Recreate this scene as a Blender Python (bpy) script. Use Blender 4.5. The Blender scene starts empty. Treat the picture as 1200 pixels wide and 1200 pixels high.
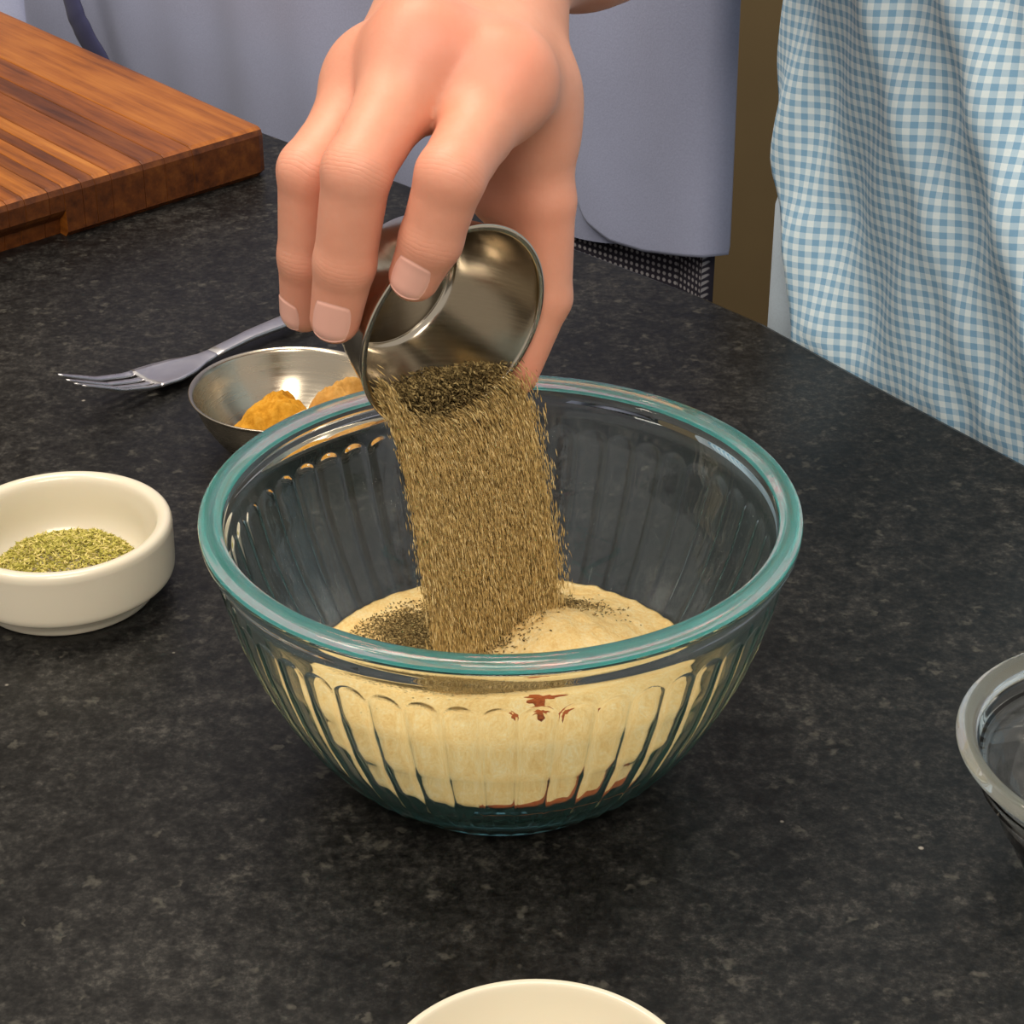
import bpy, math, random
import numpy as np
from mathutils import Vector, Matrix
random.seed(7); rng = np.random.default_rng(7)
scene = bpy.context.scene
COL = scene.collection

# ------------------------------------------------------------------ camera
F_PX, PITCH = 2450.0, 0.50619811
CAM = np.array([.0033906, -.54851613, .39304615])
cp, sp = math.cos(PITCH), math.sin(PITCH)
FW = np.array([0, cp, -sp]); RT = np.array([1., 0, 0]); UP = np.cross(RT, FW)
cam = bpy.data.cameras.new('camera'); cam.sensor_width = 36; cam.sensor_fit = 'HORIZONTAL'
cam.lens = F_PX / 1200 * 36; cam.clip_start = .02
co = bpy.data.objects.new('camera', cam); COL.objects.link(co)
co.location = CAM; co.rotation_euler = (math.pi / 2 - PITCH, 0, 0)
scene.camera = co

def ray(x, y): return FW + RT * (x - 600) / F_PX + UP * (600 - y) / F_PX
def at(x, y, d): return CAM + ray(x, y) * d                  # real point at a measured depth
def onz(x, y, z=0.):
    r = ray(x, y); return CAM + r * (z - CAM[2]) / r[2]

# ------------------------------------------------------------------ light
vs = scene.view_settings
scene.display_settings.display_device = 'sRGB'
vs.view_transform = 'Standard'; vs.look = 'None'; vs.gamma = 1; vs.use_curve_mapping = False
vs.exposure = 0.0
w = bpy.data.worlds.new('world'); scene.world = w; w.use_nodes = True
bg = w.node_tree.nodes['Background']; bg.inputs[0].default_value = (1.0, .93, .84, 1); bg.inputs[1].default_value = .52

def area(name, loc, target, sx, sy, power, colr=(1, .9, .76)):
    l = bpy.data.lights.new(name, 'AREA'); l.shape = 'RECTANGLE'; l.size = sx; l.size_y = sy
    l.energy = power; l.color = colr
    o = bpy.data.objects.new(name, l); COL.objects.link(o); o.location = loc
    o.rotation_euler = (Vector(target) - Vector(loc)).to_track_quat('-Z', 'Y').to_euler()
    return o
area('ceiling_panel_light', (-.30, .45, 1.75), (0, .1, 0), 1.0, .5, 19)
area('ceiling_panel_light', (.20, -1.25, 1.45), (0, .1, .1), 1.1, .6, 22)
area('ceiling_panel_light', (-1.1, -.3, 1.6), (0, .1, 0), .5, .5, 9)
scene.cycles.volume_bounces = 10

# ------------------------------------------------------------------ materials
def mat(name):
    m = bpy.data.materials.new(name); m.use_nodes = True
    nt = m.node_tree; return m, nt, nt.nodes['Principled BSDF']
def N(nt, t, **k):
    n = nt.nodes.new(t)
    for a, b in k.items(): setattr(n, a, b)
    return n
def L(nt, a, b): nt.links.new(a, b)
def ramp(nt, fac, stops, interp='LINEAR'):
    r = N(nt, 'ShaderNodeValToRGB'); r.color_ramp.interpolation = interp
    e = r.color_ramp.elements
    while len(e) < len(stops): e.new(.5)
    for q, (p, c) in zip(e, stops): q.position = p; q.color = (*c, 1)
    L(nt, fac, r.inputs[0]); return r.outputs[0]
def coords(nt, scale=(1, 1, 1), rot=(0, 0, 0), out='Object'):
    tc = N(nt, 'ShaderNodeTexCoord'); mp = N(nt, 'ShaderNodeMapping')
    mp.inputs['Scale'].default_value = scale; mp.inputs['Rotation'].default_value = rot
    L(nt, tc.outputs[out], mp.inputs[0]); return mp.outputs[0]
def noise(nt, vec, scale, detail=4, rough=.55):
    n = N(nt, 'ShaderNodeTexNoise'); n.inputs['Scale'].default_value = scale
    n.inputs['Detail'].default_value = detail; n.inputs['Roughness'].default_value = rough
    if vec is not None: L(nt, vec, n.inputs['Vector'])
    return n.outputs['Fac']
def bump(nt, b, h, strength, dist):
    n = N(nt, 'ShaderNodeBump'); n.inputs['Strength'].default_value = strength; n.inputs['Distance'].default_value = dist
    L(nt, h, n.inputs['Height']); L(nt, n.outputs[0], b.inputs['Normal'])
def mixc(nt, fac, a, b, mode='MIX'):
    n = N(nt, 'ShaderNodeMix', data_type='RGBA', blend_type=mode)
    for s, v in ((n.inputs[0], fac), (n.inputs[6], a), (n.inputs[7], b)):
        if isinstance(v, (int, float)): s.default_value = v
        elif isinstance(v, tuple): s.default_value = (*v, 1)
        else: L(nt, v, s)
    return n.outputs[2]
def math_(nt, op, a, b=0.):
    n = N(nt, 'ShaderNodeMath', operation=op)
    for s, v in ((n.inputs[0], a), (n.inputs[1], b)):
        if isinstance(v, (int, float)): s.default_value = v
        else: L(nt, v, s)
    return n.outputs[0]
def plain(name, c, rough=.5, metal=0., noise_amt=.08, nscale=60):
    m, nt, b = mat(name); v = coords(nt)
    f = noise(nt, v, nscale)
    d = tuple(x * (1 - noise_amt) for x in c); e = tuple(min(1, x * (1 + noise_amt)) for x in c)
    L(nt, ramp(nt, f, [(.3, d), (.7, e)]), b.inputs['Base Color'])
    b.inputs['Roughness'].default_value = rough; b.inputs['Metallic'].default_value = metal
    return m

# black granite
m, nt, b = mat('black_granite'); v = coords(nt)
n1 = noise(nt, v, 110, 6, .7); n2 = noise(nt, v, 420, 4, .7); n3 = noise(nt, v, 14, 3)
s = math_(nt, 'ADD', math_(nt, 'MULTIPLY', n1, .36), math_(nt, 'ADD', math_(nt, 'MULTIPLY', n2, .46), math_(nt, 'MULTIPLY', n3, .18)))
c = ramp(nt, s, [(.40, (.003, .003, .003)), (.48, (.009, .0087, .0083)), (.55, (.021, .020, .0185)), (.64, (.058, .054, .048))])
vo = N(nt, 'ShaderNodeTexVoronoi'); vo.inputs['Scale'].default_value = 75; L(nt, v, vo.inputs['Vector'])
sm = ramp(nt, vo.outputs['Distance'], [(.03, (1, 1, 1)), (.075, (0, 0, 0))])
sel = N(nt, 'ShaderNodeSeparateColor'); L(nt, vo.outputs['Color'], sel.inputs[0])
fl = math_(nt, 'MULTIPLY', sm, math_(nt, 'GREATER_THAN', sel.outputs[0], .95))
vo2 = N(nt, 'ShaderNodeTexVoronoi'); vo2.inputs['Scale'].default_value = 190; nz = N(nt, 'ShaderNodeTexNoise'); nz.inputs['Scale'].default_value = 300; L(nt, v, nz.inputs['Vector'])
vm = N(nt, 'ShaderNodeVectorMath', operation='MULTIPLY_ADD'); L(nt, nz.outputs['Color'], vm.inputs[0]); vm.inputs[1].default_value = (.008, .008, .008); L(nt, v, vm.inputs[2]); L(nt, vm.outputs[0], vo2.inputs['Vector'])
sel2 = N(nt, 'ShaderNodeSeparateColor'); L(nt, vo2.outputs['Color'], sel2.inputs[0])
fl2 = math_(nt, 'MULTIPLY', ramp(nt, vo2.outputs['Distance'], [(.15, (1, 1, 1)), (.5, (0, 0, 0))]), math_(nt, 'GREATER_THAN', sel2.outputs[0], .90))
c = mixc(nt, math_(nt, 'MULTIPLY', fl2, .30), c, (.15, .14, .115))
L(nt, mixc(nt, fl, c, (.30, .27, .23)), b.inputs['Base Color'])
L(nt, ramp(nt, n1, [(.3, (.34,) * 3), (.7, (.46,) * 3)]), b.inputs['Roughness'])
b.inputs['Specular IOR Level'].default_value = .26
bump(nt, b, n2, .12, .0004)
GRANITE = m

# skin
m, nt, b = mat('skin'); v = coords(nt)
at_ = N(nt, 'ShaderNodeAttribute', attribute_name='blush')
f = noise(nt, v, 55, 4); f2 = noise(nt, v, 420, 3)
base = ramp(nt, f, [(.3, (.66, .288, .185)), (.7, (.72, .340, .230))])
L(nt, mixc(nt, at_.outputs['Fac'], base, (.78, .25, .17)), b.inputs['Base Color'])
b.inputs['Roughness'].default_value = .5
b.inputs['Subsurface Weight'].default_value = .18; b.inputs['Subsurface Radius'].default_value = (1, .35, .2)
b.inputs['Subsurface Scale'].default_value = .004
a1 = N(nt, 'ShaderNodeAttribute', attribute_name='along'); a2 = N(nt, 'ShaderNodeAttribute', attribute_name='crease')
ph = math_(nt, 'ADD', math_(nt, 'MULTIPLY', a1.outputs['Fac'], 2 * math.pi / .0026), math_(nt, 'MULTIPLY', f, 14.))
wr = math_(nt, 'MULTIPLY', math_(nt, 'POWER', math_(nt, 'ABSOLUTE', math_(nt, 'SINE', ph)), .5), a2.outputs['Fac'])
hs = math_(nt, 'ADD', math_(nt, 'MULTIPLY', f2, .45), math_(nt, 'MULTIPLY', wr, .35))
bump(nt, b, hs, .35, .0006)
SKIN = m
NAIL = plain('nail', (.85, .46, .37), .3, 0, .03)
# steel
def steel(name, rough, c=(.62, .59, .55)):
    m, nt, b = mat(name); v = coords(nt, (1, 1, 40))
    b.inputs['Metallic'].default_value = 1; b.inputs['Base Color'].default_value = (*c, 1)
    f = noise(nt, v, 40, 3)
    L(nt, ramp(nt, f, [(.3, (rough * .8,) * 3), (.7, (rough * 1.25,) * 3)]), b.inputs['Roughness'])
    return m
STEEL = steel('brushed_steel', .24, (.60, .53, .42)); STEEL_SHINY = steel('polished_steel', .17, (.58, .52, .43)); STEEL_FORK = steel('fork_steel', .32, (.74, .72, .74))
# ceramic
def ceramic(name, c):
    m, nt, b = mat(name); b.inputs['Base Color'].default_value = (*c, 1); b.inputs['Roughness'].default_value = .22
    b.inputs['Coat Weight'].default_value = .3; b.inputs['Subsurface Weight'].default_value = .05; b.inputs['Subsurface Scale'].default_value = .004
    f = noise(nt, coords(nt), 30); bump(nt, b, f, .03, .001); return m
CERAMIC = ceramic('white_ceramic', (.76, .69, .55)); CERAMIC2 = ceramic('cream_ceramic', (.70, .64, .51))
# glass
def glass(name, tint, dens, ior=1.47):
    m, nt, b = mat(name); b.inputs['Base Color'].default_value = (1, 1, 1, 1)
    b.inputs['Transmission Weight'].default_value = 1; b.inputs['Roughness'].default_value = 0; b.inputs['IOR'].default_value = ior
    va = N(nt, 'ShaderNodeVolumeAbsorption'); va.inputs['Color'].default_value = (*tint, 1); va.inputs['Density'].default_value = dens
    L(nt, va.outputs[0], nt.nodes['Material Output'].inputs['Volume']); return m
TEAL_GLASS = glass('teal_glass', (.0, .93, .89), 10.)
nt = TEAL_GLASS.node_tree; vsn = N(nt, 'ShaderNodeVolumeScatter'); vsn.inputs['Color'].default_value = (.45, .98, .90, 1); vsn.inputs['Density'].default_value = 4
adn = N(nt, 'ShaderNodeAddShader'); va = [q for q in nt.nodes if q.bl_idname == 'ShaderNodeVolumeAbsorption'][0]
L(nt, va.outputs[0], adn.inputs[0]); L(nt, vsn.outputs[0], adn.inputs[1]); L(nt, adn.outputs[0], nt.nodes['Material Output'].inputs['Volume'])
RIM_GLASS = glass('teal_rim_glass', (.0, 1.0, .97), 5.)
nt = RIM_GLASS.node_tree; vsn = N(nt, 'ShaderNodeVolumeScatter'); vsn.inputs['Color'].default_value = (.12, 1.0, .94, 1); vsn.inputs['Density'].default_value = 150  # dense teal scatter put in to imitate lamp light piped through the rim
adn = N(nt, 'ShaderNodeAddShader'); va = [q for q in nt.nodes if q.bl_idname == 'ShaderNodeVolumeAbsorption'][0]
L(nt, va.outputs[0], adn.inputs[0]); L(nt, vsn.outputs[0], adn.inputs[1]); L(nt, adn.outputs[0], nt.nodes['Material Output'].inputs['Volume'])
CLEAR_GLASS = glass('clear_glass', (.7, .85, .5), 6.)
CLEAR_RIM = glass('clear_rim_glass', (.8, .88, .5), 8.)
nt = CLEAR_RIM.node_tree; vsn = N(nt, 'ShaderNodeVolumeScatter'); vsn.inputs['Color'].default_value = (1., 1., .78, 1); vsn.inputs['Density'].default_value = 60  # pale scatter brightens this rim in place of light caught in the glass
adn = N(nt, 'ShaderNodeAddShader'); va = [q for q in nt.nodes if q.bl_idname == 'ShaderNodeVolumeAbsorption'][0]
L(nt, va.outputs[0], adn.inputs[0]); L(nt, vsn.outputs[0], adn.inputs[1]); L(nt, adn.outputs[0], nt.nodes['Material Output'].inputs['Volume'])

# powders
def powder(name, stops, scale, bstr=.6, dist=.0008, rough=.95):
    m, nt, b = mat(name); v = coords(nt)
    f = noise(nt, v, scale, 5, .7); g = noise(nt, v, scale * .18, 3)
    s = math_(nt, 'ADD', math_(nt, 'MULTIPLY', f, .6), math_(nt, 'MULTIPLY', g, .4))
    L(nt, ramp(nt, s, stops), b.inputs['Base Color']); b.inputs['Roughness'].default_value = rough
    b.inputs['Specular IOR Level'].default_value = .1
    bump(nt, b, f, bstr, dist); return m
CREAM = powder('cream_powder', [(.36, (.86, .56, .21)), (.5, (.94, .69, .31)), (.64, (.97, .80, .46))], 900)
PAPRIKA = powder('paprika_powder', [(.35, (.30, .06, .015)), (.65, (.55, .15, .04))], 900)
CURRY = powder('curry_powder', [(.35, (.46, .19, .014)), (.5, (.66, .31, .03)), (.66, (.78, .42, .07))], 500)
CUMIN = powder('pale_orange_powder', [(.35, (.52, .25, .05)), (.65, (.74, .42, .13))], 500)
def grains_mat(name, stops):
    m, nt, b = mat(name); g = N(nt, 'ShaderNodeNewGeometry')
    L(nt, ramp(nt, g.outputs['Random Per Island'], stops), b.inputs['Base Color']); b.inputs['Roughness'].default_value = .9
    b.inputs['Specular IOR Level'].default_value = .15
    return m
PEPPER = grains_mat('ground_pepper', [(0, (.30, .20, .075)), (.3, (.54, .37, .135)), (.7, (.72, .51, .205)), (1, (.90, .70, .35))])
PEPPER_DARK = grains_mat('ground_pepper_dark', [(0, (.05, .034, .015)), (.5, (.20, .14, .055)), (1, (.50, .37, .16))])
HERB = grains_mat('dried_herb', [(0, (.24, .22, .04)), (.4, (.47, .42, .09)), (.8, (.64, .55, .17)), (1, (.76, .63, .27))])
# woods
def wood(name, dark, mid, light, off):
    m, nt, b = mat(name)
    tc = N(nt, 'ShaderNodeTexCoord'); mp = N(nt, 'ShaderNodeMapping'); L(nt, tc.outputs['Object'], mp.inputs[0])
    mp.inputs['Location'].default_value = (off, off * .37, 0); mp.inputs['Scale'].default_value = (3.0, 55, 55)
    f = noise(nt, mp.outputs[0], 3, 5, .65)
    mp2 = N(nt, 'ShaderNodeMapping'); L(nt, tc.outputs['Object'], mp2.inputs[0]); mp2.inputs['Scale'].default_value = (8, 20, 20)
    g = noise(nt, mp2.outputs[0], 2, 3)
    s = math_(nt, 'ADD', math_(nt, 'MULTIPLY', f, .65), math_(nt, 'MULTIPLY', g, .35))
    L(nt, ramp(nt, s, [(.34, dark), (.5, mid), (.66, light)]), b.inputs['Base Color'])
    b.inputs['Roughness'].default_value = .42; bump(nt, b, f, .12, .0006); return m
WOODS = [wood('teak_honey', (.17, .046, .007), (.37, .112, .014), (.50, .175, .026), 0.),
         wood('teak_amber', (.17, .048, .008), (.38, .12, .016), (.54, .20, .032), 3.),
         wood('teak_brown', (.055, .014, .004), (.15, .040, .008), (.27, .082, .015), 6.),
         wood('teak_red', (.10, .026, .006), (.26, .072, .011), (.40, .125, .02), 9.)]
END_GRAIN = wood('teak_end_grain', (.05, .014, .004), (.12, .034, .007), (.20, .065, .012), 2.)
# fabrics
def fabric(name, c, var=.08, scale=900):
    m, nt, b = mat(name); v = coords(nt)
    f = noise(nt, v, scale, 2); g = noise(nt, v, 9, 3)
    s = math_(nt, 'ADD', math_(nt, 'MULTIPLY', f, .4), math_(nt, 'MULTIPLY', g, .6))
    L(nt, ramp(nt, s, [(.35, tuple(x * (1 - var) for x in c)), (.65, tuple(x * (1 + var) for x in c))]), b.inputs['Base Color'])
    b.inputs['Roughness'].default_value = .9; b.inputs['Sheen Weight'].default_value = .1
    bump(nt, b, f, .2, .0005); return m
BLUE_CLOTH = fabric('periwinkle_cloth', (.325, .355, .51)); NAVY = fabric('navy_cloth', (.028, .03, .085)); PALE_BLUE = fabric('pale_blue_cloth', (.50, .60, .70))
# gingham: two crossed sets of half-transparent stripes, by UV in metres
m, nt, b = mat('gingham_cloth'); tc = N(nt, 'ShaderNodeTexCoord'); sx = N(nt, 'ShaderNodeSeparateXYZ'); L(nt, tc.outputs['UV'], sx.inputs[0])
def stripe(o): return math_(nt, 'LESS_THAN', math_(nt, 'FRACT', math_(nt, 'MULTIPLY', o, 1 / .0055)), .5)
t = math_(nt, 'MULTIPLY', math_(nt, 'ADD', stripe(sx.outputs[0]), stripe(sx.outputs[1])), .5)
L(nt, ramp(nt, t, [(0., (.70, .81, .87)), (.25, (.44, .61, .75)), (.75, (.21, .40, .60))], 'CONSTANT'), b.inputs['Base Color'])
b.inputs['Roughness'].default_value = .9
bump(nt, b, noise(nt, coords(nt), 900, 2), .15, .0005); GINGHAM = m
# dotted dark trousers
m, nt, b = mat('dotted_cloth'); tc = N(nt, 'ShaderNodeTexCoord'); mp = N(nt, 'ShaderNodeMapping'); mp.inputs['Scale'].default_value = (280, 280, 1); L(nt, tc.outputs['UV'], mp.inputs[0])
vo = N(nt, 'ShaderNodeTexVoronoi', voronoi_dimensions='2D'); vo.inputs['Scale'].default_value = 1; vo.inputs['Randomness'].default_value = 0; L(nt, mp.outputs[0], vo.inputs['Vector'])
L(nt, ramp(nt, vo.outputs['Distance'], [(.22, (.42, .40, .43)), (.34, (.03, .026, .042))]), b.inputs['Base Color']); b.inputs['Roughness'].default_value = .9
DOTTED = m
WALL = plain('tan_wall_paint', (.17, .12, .055), .7, 0, .06, 6); FLOORM = plain('brown_floor', (.15, .105, .05), .6, 0, .1, 12)

# ------------------------------------------------------------------ mesh helpers
def obj(name, verts, faces, material, parent=None, smooth=True, uv=None, kind=None):
    verts = np.asarray(verts, dtype=np.float64)
    if parent is not None:
        q = parent; off = np.zeros(3)
        while q is not None: off += np.array(q.location); q = q.parent
        verts = verts - off
        loc = None
    else:
        loc = np.array([(verts[:, 0].min() + verts[:, 0].max()) / 2, (verts[:, 1].min() + verts[:, 1].max()) / 2, verts[:, 2].min()])
        verts = verts - loc
    me = bpy.data.meshes.new(name)
    if isinstance(faces, np.ndarray):
        k = faces.shape[1]; nf = len(faces)
        me.vertices.add(len(verts)); me.vertices.foreach_set('co', verts.astype(np.float32).ravel())
        me.loops.add(nf * k); me.loops.foreach_set('vertex_index', faces.astype(np.int32).ravel())
        me.polygons.add(nf); me.polygons.foreach_set('loop_start', np.arange(0, nf * k, k, dtype=np.int32))
        me.update(calc_edges=True)
    else:
        me.from_pydata([tuple(p) for p in verts], [], [tuple(int(i) for i in f) for f in faces])
    me.validate()
    if uv is not None:
        l = me.uv_layers.new(name='UVMap'); vi = np.zeros(len(me.loops), dtype=np.int32); me.loops.foreach_get('vertex_index', vi)
        l.data.foreach_set('uv', np.asarray(uv, dtype=np.float32)[vi].ravel())
    me.polygons.foreach_set('use_smooth', np.full(len(me.polygons), smooth))
    me.materials.append(material)
    o = bpy.data.objects.new(name, me); COL.objects.link(o)
    if parent is not None: o.parent = parent
    else: o.location = loc
    if kind: o['kind'] = kind
    return o
def tag(o, label, cat, group=None, kind=None):
    o['label'] = label; o['category'] = cat
    if group: o['group'] = group
    if kind: o['kind'] = kind
    return o
def thing(name, loc, label, cat):
    o = bpy.data.objects.new(name, None); COL.objects.link(o); o.location = loc; o.empty_display_size = .02
    return tag(o, label, cat)
def grid_faces(nr, nc, closed=True, flip=False):
    i = np.arange(nr - 1)[:, None]; j = np.arange(nc if closed else nc - 1)[None, :]
    a = i * nc + j; b_ = i * nc + (j + 1) % nc
    f = np.stack([a, b_, b_ + nc, a + nc], -1).reshape(-1, 4)
    return f[:, ::-1] if flip else f
def lathe(profile, n=96, center=(0, 0, 0), frame=None):
    """profile (r,z) from the outside base up, over the rim and down to the inside centre."""
    p = np.array(profile, float); th = np.linspace(0, 2 * np.pi, n, endpoint=False)
    v = np.stack([p[:, :1] * np.cos(th), p[:, :1] * np.sin(th), np.repeat(p[:, 1:2], n, 1)], -1).reshape(-1, 3)
    if frame is not None: v = v @ np.array(frame)
    f = [tuple(q) for q in grid_faces(len(p), n)]
    if p[0, 0] > 1e-6: f.append(tuple(range(n))[::-1])
    if p[-1, 0] > 1e-6: f.append(tuple(range((len(p) - 1) * n, len(p) * n)))
    return v + np.array(center), f
def catmull(pts, k=8, closed=False):
    pts = [np.array(p, float) for p in pts]; n = len(pts); out = []
    for i in range(n if closed else n - 1):
        g = lambda j: pts[j % n] if closed else pts[min(max(j, 0), n - 1)]
        p0, p1, p2, p3 = g(i - 1), g(i), g(i + 1), g(i + 2)
        for s in np.arange(k) / k:
            out.append(.5 * (2 * p1 + (p2 - p0) * s + (2 * p0 - 5 * p1 + 4 * p2 - p3) * s * s + (3 * p1 - p0 - 3 * p2 + p3) * s ** 3))
    if not closed: out.append(pts[-1])
    return np.array(out)
def prism(poly, z0, z1, bev=0.):
    poly = np.array(poly); n = len(poly)
    lay = []
    if bev:
        c = poly.mean(0); ins = poly + (c - poly) / np.linalg.norm(c - poly, axis=1)[:, None] * bev
        lay = [(ins, z0), (poly, z0 + bev), (poly, z1 - bev), (ins, z1)]
    else: lay = [(poly, z0), (poly, z1)]
    v = np.concatenate([np.c_[q, np.full(n, z)] for q, z in lay])
    f = [tuple(q) for q in grid_faces(len(lay), n)] + [tuple(range(n))[::-1], tuple(range((len(lay) - 1) * n, len(lay) * n))]
    return v, f
OCT_V = np.array([(1, 0, 0), (-1, 0, 0), (0, 1, 0), (0, -1, 0), (0, 0, 1), (0, 0, -1)], float)
OCT_F = np.array([(0, 2, 4), (2, 1, 4), (1, 3, 4), (3, 0, 4), (2, 0, 5), (1, 2, 5), (3, 1, 5), (0, 3, 5)])
def grains(pos, axis, length, width):
    """small flake-shaped octahedra: pos (n,3), axis (n,3) unit, half length and half width (n,)"""
    n = len(pos); axis = axis / np.linalg.norm(axis, axis=1)[:, None]
    r = rng.normal(size=(n, 3)); b1 = np.cross(axis, r); b1 /= np.linalg.norm(b1, axis=1)[:, None]; b2 = np.cross(axis, b1)
    v = pos[:, None, :] + OCT_V[None, :, :1] * (axis * length[:, None])[:, None, :] + OCT_V[None, :, 1:2] * (b1 * width[:, None])[:, None, :] \
        + OCT_V[None, :, 2:3] * (b2 * (width * .7)[:, None])[:, None, :]
    f = (OCT_F[None] + 6 * np.arange(n)[:, None, None]).reshape(-1, 3)
    return v.reshape(-1, 3), f
def vnoise(x, y, seed=0):
    """cheap smooth value noise"""
    g = np.random.default_rng(seed).random((64, 64)); xi = np.floor(x).astype(int); yi = np.floor(y).astype(int); fx = x - xi; fy = y - yi
    fx = fx * fx * (3 - 2 * fx); fy = fy * fy * (3 - 2 * fy); G = lambda a, b: g[a % 64, b % 64]
    return (G(xi, yi) * (1 - fx) + G(xi + 1, yi) * fx) * (1 - fy) + (G(xi, yi + 1) * (1 - fx) + G(xi + 1, yi + 1) * fx) * fy - .5

# ------------------------------------------------------------------ setting
v, f = prism([(-2.2, -1.5), (2.2, -1.5), (2.2, 2.2), (-2.2, 2.2)], -1.0, -.92); o = obj('floor', v, f, FLOORM, smooth=False, kind='structure')
v, f = prism([(-2.2, 2.0), (2.2, 2.0), (2.2, 2.1), (-2.2, 2.1)], -.92, 1.7); o = obj('wall_back', v, f, WALL, smooth=False, kind='structure')
# counter: stone slab on a base cabinet
edge = np.array([(-.60, 1.075), (-.1369, .6121), (-.0559, .5311), (.0293, .4427), (.095, .374), (.121, .3425), (.163, .276), (.2111, .2033), (.60, -.385)])
ct = thing('kitchen_counter', (-.1, 0, -.92), 'black speckled granite counter that everything on it stands on', 'counter')
poly = [(-.75, -.62), (.70, -.62), (.70, -.53)] + [tuple(p) for p in edge[::-1]] + [(-.75, 1.075)]
n = len(poly); pp = np.array(poly)
def inset(P, d):
    out = []
    for i in range(len(P)):
        a, b_, c_ = P[i - 1], P[i], P[(i + 1) % len(P)]
        e1 = (b_ - a) / np.linalg.norm(b_ - a); e2 = (c_ - b_) / np.linalg.norm(c_ - b_)
        n1 = np.array([-e1[1], e1[0]]); n2 = np.array([-e2[1], e2[0]]); nn = n1 + n2; nn /= np.linalg.norm(nn)
        out.append(b_ + nn * d / max(.5, nn @ n1))
    return np.array(out)
ins = inset(pp, .004)
lay = [(ins, -.04), (pp, -.036), (pp, -.004), (inset(pp, .0012), -.0012), (ins, 0.)]
v = np.concatenate([np.c_[q, np.full(n, z)] for q, z in lay])
f = [tuple(q) for q in grid_faces(5, n)] + [tuple(range(n))[::-1], tuple(range(4 * n, 5 * n))]
obj('worktop', v, f, GRANITE, ct, smooth=False)
v, f = prism(inset(pp, .05), -.92, -.04); obj('base_cabinet', v, f, plain('cabinet_paint', (.16, .13, .09), .5), ct, smooth=False)

# ------------------------------------------------------------------ chopping board (planks)
K = np.array([-.1296, .5406]); e1 = np.array([-.703, -.711]); e2 = np.array([-.640, .768]); TH = .0275
bd = thing('cutting_board', (*(K + e1 * .16 + e2 * .2), 0), 'thick brown wooden cutting board of glued strips at the left edge', 'cutting board')
bd.rotation_euler = (0, 0, 0)
widths = [.050, .018, .014, .020, .010, .008, .011, .009, .014, .010, .016, .012, .024, .026, .03, .03]
idx = [0, 3, 2, 3, 1, 2, 0, 2, 1, 3, 0, 2, 3, 0, 2, 1]
s = 0.; LEN = .42; bdo = np.array(bd.location)
tot = sum(widths)
for k, (wd, mi) in enumerate(zip(widths, idx)):
    a0, a1 = s + .00015, s + wd - .00015; s += wd
    def cor(z):                                   # rounded outer corner of the board and the recess for the fingers
        lo = .004 if z in (0, TH) else 0.
        return lo
    prof = [(.0030, 0.), (.0, .003), (.0, TH - .004), (.0012, TH - .0012), (.004, TH)]
    if .135 < (a0 + a1) / 2 < .27: prof = [(.0085, 0.), (.0075, .008), (.002, .0125), (.0, .015), (.0, TH - .004), (.0012, TH - .0012), (.004, TH)]
    ring = [(x, z) for x, z in prof] + [(LEN - x, z) for x, z in prof[::-1]]
    vv = []
    sides = [(a0, 0), (a0 + .0006, 1), (a1 - .0006, 1), (a1, 0)]
    if k == 0: sides = [(a0, .86), (a0 + .0018, .955), (a0 + .005, 1), (a1 - .0006, 1), (a1, 0)]
    for a, full in sides:
        for x, z in ring:
            zz = z
            xx = x
            if full != 1:
                if k == 0 and full > 0:
                    zz = (z - TH / 2) * full + TH / 2
                    if z < .001: zz = max(z, .002 if full < .9 else .0008)
                    xx = x + (.004 if full < .9 else .0012) * (1 if x < LEN / 2 else -1)
                elif z > TH - .001: zz = z - .0004
            P = K + e1 * a + e2 * xx
            vv.append((P[0], P[1], zz))
    nr = len(sides); nc = len(ring)
    ff = [tuple(q) for q in grid_faces(nr, nc)] + [tuple(range(nc))[::-1], tuple(range((nr - 1) * nc, nr * nc))]
    q = obj('plank', vv, ff, WOODS[mi], bd, smooth=False)
    q.data.materials.append(END_GRAIN)
    for pol in q.data.polygons:
        if abs(pol.normal.x * e2[0] + pol.normal.y * e2[1]) > .75 or ((pol.center.x + bdo[0] - K[0]) * e2[0] + (pol.center.y + bdo[1] - K[1]) * e2[1] < .0125 and pol.center.z < TH - .006): pol.material_index = 1
    # turn the object frame so that x runs along the plank (grain direction)
    ang = math.atan2(e2[1], e2[0]); R3 = Matrix.Rotation(ang, 4, 'Z')
    q.data.transform(R3.inverted()); q.rotation_euler = (0, 0, ang)

# ------------------------------------------------------------------ glass mixing bowl
zi = [.007, .0085, .012, .020, .030, .045, .060, .075, .084]
ri = [.030, .0395, .0465, .0555, .0630, .0710, .0768, .0806, .0822]
def r_in(z): return np.interp(z, zi, ri)
zo = [.0, .001, .003, .010, .020, .030, .045, .060, .075, .082]
ro = [.0415, .0435, .0455, .0545, .0625, .0690, .0765, .0818, .0856, .0866]
NF, SEG = 50, 18; n = NF * SEG
th = np.arange(n) / n * 2 * np.pi; u = 2 * ((np.arange(n) % SEG) / SEG) - 1
rows = []
ZT = .0765
zz = np.concatenate([np.linspace(0, .006, 7), np.linspace(.008, .070, 24), np.linspace(.0705, .0775, 18), [.079, .081]])
zs = np.linspace(0, .082, 200); rs = np.interp(zs, zo, ro); ker = np.ones(15) / 15
rsm = np.convolve(np.pad(rs, 7, mode='edge'), ker, 'valid'); rsm[:12] = rs[:12]
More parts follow.
